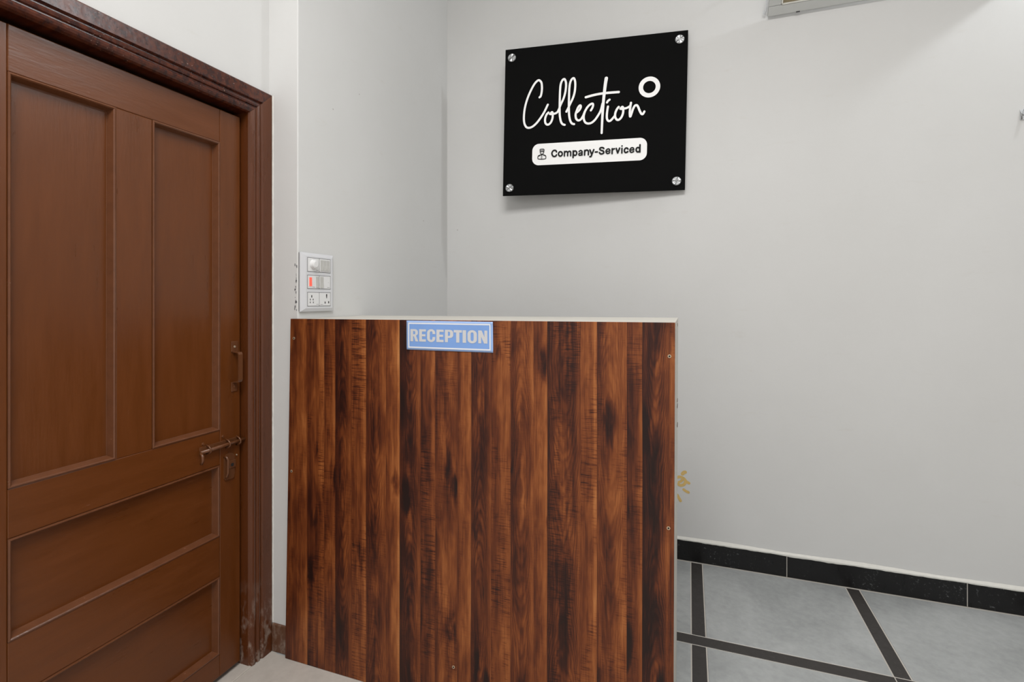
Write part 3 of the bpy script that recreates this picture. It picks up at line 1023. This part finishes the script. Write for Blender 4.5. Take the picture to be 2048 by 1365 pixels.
wletter(cI, [(950, 552), (930, 512), (880, 496), (825, 522), (793, 600), (822, 682), (875, 710), (930, 693), (952, 655)])
wletter(cI, loops=[ell(1085, 623, 65, 76)])
wletter(cI, [(1225, 540), (1225, 700)], [(1225, 600), (1255, 552), (1290, 542), (1325, 562), (1335, 600), (1335, 695)], [(1335, 600), (1360, 555), (1395, 537), (1430, 552), (1440, 592), (1440, 692)], wpx=50)
wletter(cI, [(1525, 525), (1525, 758)], loops=[ell(1588, 605, 60, 76)])
wletter(cI, [(1728, 552), (1762, 522), (1800, 522), (1830, 552), (1833, 600), (1833, 676)], [(1833, 598), (1780, 604), (1735, 622), (1722, 652), (1742, 680), (1787, 676), (1828, 645)], wpx=48)
wletter(cI, [(1918, 512), (1918, 675)], [(1918, 565), (1955, 515), (2000, 508), (2040, 532), (2048, 580), (2048, 668)])
wletter(cJ, [(48, 500), (118, 665)], [(182, 495), (118, 665), (95, 722), (75, 736), (55, 734)])
wletter(cJ, [(238, 577), (305, 574)])
wletter(cJ, [(525, 462), (500, 437), (450, 427), (403, 442), (388, 480), (420, 515), (490, 540), (525, 575), (515, 622), (455, 645), (405, 635), (378, 600)])
wletter(cJ, [(605, 565), (735, 550)], [(735, 550), (725, 503), (690, 478), (645, 487), (605, 532), (605, 590), (640, 633), (690, 630), (732, 603)], wpx=45)
wletter(cJ, [(812, 470), (812, 640)], [(812, 535), (845, 488), (886, 476)])
wletter(cJ, [(948, 462), (1003, 620)], [(1003, 620), (1065, 458)])
wletter(cJ, [(1145, 460), (1145, 625)], [(1143, 386), (1147, 386)], wpx=50)
wletter(cJ, [(1352, 492), (1320, 460), (1275, 460), (1237, 502), (1234, 568), (1267, 608), (1310, 603), (1347, 578)])
wletter(cJ, [(1425, 532), (1550, 520)], [(1550, 520), (1540, 473), (1505, 449), (1460, 458), (1422, 502), (1420, 560), (1455, 604), (1505, 600), (1547, 577)], wpx=45)
wletter(cJ, [(1757, 352), (1757, 600)], loops=[ell(1692, 520, 62, 76)])
wd = link('wording', wbm, M['sign_black'], None)
wd.parent = badge; wd.location = Vector(wd.location) - Vector(badge.location)
# bellhop figure on the badge
bm = bmesh.new()


def ink(pts, wpx, per=6, closed=False):
    P = [H(*cI(*p)) for p in pts]
    P = smooth_path(P, per) if per else P
    ribbon_into(bm, P, wpx / 17.07 * PXM, put2, closed)


ink([(385, 545), (378, 470), (400, 452), (450, 446), (500, 450), (520, 468), (515, 545)], 24)
ink([(390, 497), (450, 492), (512, 494)], 20); ink([(385, 540), (450, 534), (515, 536)], 26)
ink([(385, 545), (392, 585), (415, 612), (450, 622), (485, 610), (508, 580), (515, 540)], 22)
ink([(425, 615), (450, 640), (478, 612)], 30)
ink([(420, 645), (360, 660), (320, 685), (310, 730), (315, 780), (370, 795), (450, 798), (530, 790), (582, 772), (588, 720), (578, 680), (540, 658), (480, 642)], 26)
ink([(345, 690), (385, 660), (420, 648)], 26); ink([(555, 680), (520, 660), (480, 645)], 26)
ink([(436, 650), (432, 720), (434, 795)], 20)
ink([(467, 694), (467, 700)], 18); ink([(467, 750), (467, 756)], 18)
fg = link('figure_icon', bm, M['sign_black'], None)
fg.parent = badge; fg.location = Vector(fg.location) - Vector(badge.location)
# standoff caps and their stems to the wall
ca, sa = math.cos(math.radians(5)), math.sin(math.radians(5))
for (px, py), ang in zip([(1021.7, 112), (1355.7, 83), (1357.5, 364.5), (1022, 374.5)], [1.05, 0.22, -0.85, 0.1]):
    c = H(px, py)
    bm = bmesh.new()
    cyl_into(bm, (c[0], 0.0, c[1]), (c[0], -0.006, c[1]), 0.0215, 0.0215, 28)
    cyl_into(bm, (c[0], -0.006, c[1]), (c[0], -0.0085, c[1]), 0.0215, 0.0185, 28)
    cp = link('standoff_cap', bm, M['cap'], sg, local=True, origin=(c[0], 0, c[1]))
    bm = bmesh.new()
    dx, dz = math.cos(ang), math.sin(ang)
    hw, L_ = 0.0013, 0.0185
    v_ = [bm.verts.new((dx * a - dz * b, -0.0088, dz * a + dx * b)) for a, b in ((-L_, -hw), (L_, -hw), (L_, hw), (-L_, hw))]
    bm.faces.new(v_)
    sl = link('slot', bm, M['steel'], None); sl.parent = cp
    # stem reaches the wall
    y_wall = (N_WALL - sg_loc.y - c[0] * sa) / ca
    bm = bmesh.new()
    cyl_into(bm, (c[0], 0.004, c[1]), (c[0], y_wall - 0.001, c[1]), 0.010, 0.010, 16)
    link('standoff_stem', bm, M['steel'], sg, True, local=True)

# ================================================================== SWITCH PLATE
PB = B_PIER
sp_n0 = N_PIER + 0.003; sp_n1 = on_b(666.0, 560, PB + 0.008).y
sp_z0 = on_b(601, 624, PB + 0.006).z; sp_z1 = on_b(601, 504, PB + 0.006).z
sw = tag(empty('switch_plate', (PB, (sp_n0 + sp_n1) / 2, sp_z0)), 'grey-white switch and socket plate beside the door frame above the counter', 'switch')
box('back_box', (PB, sp_n0 + 0.0015, sp_z0 + 0.002), (PB + 0.004, sp_n1 - 0.0015, sp_z1 - 0.002), M['slot'], sw)
bm = bmesh.new()
of, fr_ = PB + 0.004, PB + 0.013
ri_n0 = on_b(615.5, 560, PB + 0.015).y; ri_n1 = on_b(661.8, 560, PB + 0.015).y
O0 = [(of, sp_n0, sp_z0), (of, sp_n1, sp_z0), (of, sp_n1, sp_z1), (of, sp_n0, sp_z1)]
O1 = [(of + 0.004, a, c) for _, a, c in O0]
iz = 0.012
I0 = [(fr_, sp_n0 + 0.022, sp_z0 + iz), (fr_, sp_n1 - 0.010, sp_z0 + iz), (fr_, sp_n1 - 0.010, sp_z1 - iz), (fr_, sp_n0 + 0.022, sp_z1 - iz)]
R_ = [[bm.verts.new(p) for p in ring] for ring in (O0, O1, I0)]
for A, B in zip(R_, R_[1:]):
    for i in range(4):
        j = (i + 1) % 4
        bm.faces.new((A[i], A[j], B[j], B[i]))
bm.faces.new(R_[2]); bm.faces.new(R_[0][::-1])
link('cover_frame', bm, M['switch'], sw)
row_z = [(on_b(615.5, yb_, PB + 0.015).z, on_b(615.5, yt_, PB + 0.015).z) for yt_, yb_ in ((514.5, 543.5), (549.8, 578), (584.4, 613.4))]
mid_n = (ri_n0 + ri_n1) / 2
for k, (z0, z1) in enumerate(row_z):
    box('module_rim', (fr_ - 0.001, ri_n0, z0), (fr_ + 0.0004, ri_n1, z1), M['slot'], sw)
    for side in (0, 1):
        a, b = (ri_n0 + 0.0018, mid_n - 0.0010) if side == 0 else (mid_n + 0.0010, ri_n1 - 0.0018)
        mod = box('module', (fr_ - 0.001, a, z0 + 0.0016), (fr_ + 0.0012, b, z1 - 0.0016), M['module'], sw, 0.0006, 1)
        f = fr_ + 0.0012
        wn = b - a

        def rocker(n0, n1, zz0, zz1, mat, tilt=0.002, nm='rocker'):
            bm = bmesh.new()
            zc = (zz0 + zz1) / 2
            prf = [(f - 0.001, zz0), (f + 0.0006 + tilt, zz0), (f + 0.0012, zc), (f + 0.0006 + tilt * 0.35, zz1), (f - 0.001, zz1)]
            v0 = [bm.verts.new((p, n0, q)) for p, q in prf]; v1 = [bm.verts.new((p, n1, q)) for p, q in prf]
            for i in range(5):
                j = (i + 1) % 5
                bm.faces.new((v0[i], v0[j], v1[j], v1[i]))
            bm.faces.new(v0); bm.faces.new(v1[::-1])
            return link(nm, bm, mat, mod)

        def holes(lst):
            for (u, v, hn, hz) in lst:
                bm = bmesh.new()
                cn, cz = a + u * wn, z0 + v * (z1 - z0)
                box_into(bm, (f - 0.001, cn - hn * 1.25, cz - hz * 1.2), (f + 0.0003, cn + hn * 1.25, cz + hz * 1.2), 0.0004, 1)
                link('socket_hole', bm, M['hole'], mod)

        def mark(u0, u1, v):
            zc = z0 + v * (z1 - z0)
            box('print_mark', (f - 0.0005, a + u0 * wn, zc - 0.0007), (f + 0.0002, a + u1 * wn, zc + 0.0007), M['mark'], mod)

        if (k, side) == (0, 0):
            cn, cz = a + 0.46 * wn, z0 + 0.54 * (z1 - z0)
            bm = bmesh.new()
            cyl_into(bm, (f, cn, cz), (f + 0.012, cn, cz), 0.0175, 0.0150, 28)
            cyl_into(bm, (f + 0.012, cn, cz), (f + 0.0145, cn, cz), 0.0150, 0.0105, 28)
            kb = link('regulator_knob', bm, M['module'], mod)
            mark(0.70, 0.92, 0.13)
        elif (k, side) == (0, 1):
            for q in range(3):
                n0 = a + wn * (0.08 + 0.29 * q)
                rocker(n0, n0 + wn * 0.24, z0 + 0.007, z1 - 0.006, M['rocker'])
        elif (k, side) == (1, 0):
            rocker(a + wn * 0.12, a + wn * 0.33, z0 + 0.010, z1 - 0.009, M['neon'], 0.0012, 'red_indicator')
            rocker(a + wn * 0.70, a + wn * 0.95, z0 + 0.006, z1 - 0.005, M['rocker'])
            mark(0.40, 0.62, 0.13)
        elif (k, side) == (1, 1):
            rocker(a + wn * 0.04, a + wn * 0.34, z0 + 0.006, z1 - 0.005, M['rocker'])
            mark(0.70, 0.93, 0.13)
            holes([(0.82, 0.5, 0.0006, 0.0010)])
        elif (k, side) == (2, 0):
            holes([(0.33, 0.70, 0.0020, 0.0038), (0.21, 0.48, 0.0015, 0.0028), (0.45, 0.48, 0.0015, 0.0028), (0.20, 0.28, 0.0015, 0.0026), (0.47, 0.28, 0.0015, 0.0026)])
            mark(0.73, 0.95, 0.14)
        else:
            holes([(0.64, 0.78, 0.0024, 0.0042), (0.64, 0.63, 0.0016, 0.0026), (0.50, 0.26, 0.0022, 0.0032), (0.83, 0.28, 0.0022, 0.0034)])
            mark(0.07, 0.30, 0.12)
# broken plaster beside the plate
bm = bmesh.new()
rng = random.Random(11)
for i in range(26):
    z = sp_z0 + 0.004 + (sp_z1 - sp_z0 - 0.05) * rng.random()
    r = 0.0012 + rng.random() * 0.0022
    b = B_PIER - 0.001 - rng.random() * 0.009
    box_into(bm, (b - r * 0.7 - 0.003, N_PIER - 0.0007, z - r * 1.3), (b + r * 0.5 - 0.003, N_PIER + 0.001, z + r * 1.3))
tag(link('plaster_chips', bm, M['mark'], wall_left), kind='stuff')

# ================================================================== TILTED GLAZED PANEL HIGH ON THE BACK WALL
tilt = math.radians(35)
fp = tag(empty('framed_panel', (0.342, N_WALL - 0.004, 2.583), (tilt, 0, 0)),
         'white-framed glazed panel high on the back wall at the top edge', 'frame')
PW, PH, RW = 0.901, 0.36, 0.040
box('frame_rail', (0, -0.016, 0), (PW, 0.0, RW), M['alu'], fp, 0.003, 2, local=True)
box('frame_rail', (0, -0.016, PH - RW), (PW, 0.0, PH), M['alu'], fp, 0.003, 2, local=True)
box('frame_stile', (0, -0.016, RW), (RW * 1.3, 0.0, PH - RW), M['alu'], fp, 0.003, 2, local=True)
box('frame_stile', (PW - RW * 1.3, -0.016, RW), (PW, 0.0, PH - RW), M['alu'], fp, 0.003, 2, local=True)
box('glass_pane', (RW * 1.3 - 0.004, -0.010, RW - 0.004), (PW - RW * 1.3 + 0.004, -0.004, PH - RW + 0.004), M['glass_brown'], fp, local=True)
bm = bmesh.new()
for lo, hi in (((RW * 1.3, -0.0175, RW), (PW - RW * 1.3, -0.010, RW + 0.006)), ((RW * 1.3, -0.0175, RW), (RW * 1.3 + 0.006, -0.010, PH - RW)),
               ((PW - RW * 1.3 - 0.006, -0.0175, RW), (PW - RW * 1.3, -0.010, PH - RW)), ((RW * 1.3, -0.0175, PH - RW - 0.006), (PW - RW * 1.3, -0.010, PH - RW))):
    box_into(bm, lo, hi)
link('glazing_bead', bm, M['plaster'], fp, local=True)
box('catch', (0.115, -0.018, -0.001), (0.130, -0.012, 0.004), M['slot'], fp, local=True)
bm = bmesh.new()
tube_into(bm, [(-0.008, -0.006, 0.10), (-0.009, -0.008, 0.03), (-0.013, -0.010, 0.012), (-0.018, -0.008, 0.016), (-0.019, -0.006, 0.028)], 0.0030, 8)
link('hanging_wire', bm, M['clear'], fp, True, local=True)
# bracket that carries the panel's upper edge
for xx in (0.10, PW - 0.10):
    bm = bmesh.new()
    c_, s_ = math.cos(tilt), math.sin(tilt)
    yb = (0.0 + 0.30 * s_)
    tube_into(bm, [(xx, -0.001, 0.30), (xx, 0.21 * c_ - 0.0, 0.30 - 0.21 * s_)], 0.005, 8)
    link('bracket', bm, M['alu'], fp, True, local=True)

# ================================================================== SMALL WALL HOOK AT THE RIGHT EDGE
p = on_n(2047, 229, N_WALL)
hk = tag(empty('wall_hook', (p.x, N_WALL, p.z - 0.02)), 'small grey and clear wall hook on the back wall at the right edge', 'hook')
box('hook_plate', (p.x - 0.012, N_WALL - 0.004, p.z - 0.022), (p.x + 0.020, N_WALL, p.z + 0.020), M['clear'], hk, 0.0015)
bm = bmesh.new()
tube_into(bm, [(p.x + 0.004, N_WALL - 0.003, p.z + 0.016), (p.x + 0.002, N_WALL - 0.016, p.z + 0.020), (p.x + 0.004, N_WALL - 0.024, p.z + 0.012)], 0.006, 8)
link('hook_cap', bm, M['clear'], hk, True)
bm = bmesh.new()
tube_into(bm, [(p.x - 0.009, N_WALL - 0.006, p.z + 0.010), (p.x - 0.009, N_WALL - 0.007, p.z - 0.020)], 0.0028, 8)
tube_into(bm, [(p.x - 0.009, N_WALL - 0.006, p.z - 0.003), (p.x + 0.014, N_WALL - 0.007, p.z - 0.001)], 0.0022, 8)
link('hook_wire', bm, M['steel'], hk, True)

# ================================================================== YELLOW STROKES ON THE WALL
cY = lambda x, y: (1330 + x / 4.01, 780 + y / 4.015)
bm = bmesh.new()
NY = N_WALL - 0.0006


def wpt(x, z):
    return Vector((x, NY, z))


for pts, wpx in [([(140, 676), (152, 664), (162, 662)], 18), ([(84, 712), (110, 700), (135, 704), (158, 720), (164, 742), (150, 762), (125, 768), (105, 758)], 15),
                 ([(112, 742), (130, 734), (140, 720)], 13), ([(150, 716), (175, 740), (192, 750)], 15), ([(150, 802), (170, 816), (188, 824)], 14), ([(98, 845), (112, 870), (124, 892)], 15)]:
    P = [np.array((lambda q: (q.x, q.z))(on_n(*cY(*a), N_WALL))) for a in pts]
    ribbon_into(bm, smooth_path(P, 5), wpx / 4.0 * 0.0036, wpt)
link('yellow_paint_strokes', bm, M['yellow'], wall_back)
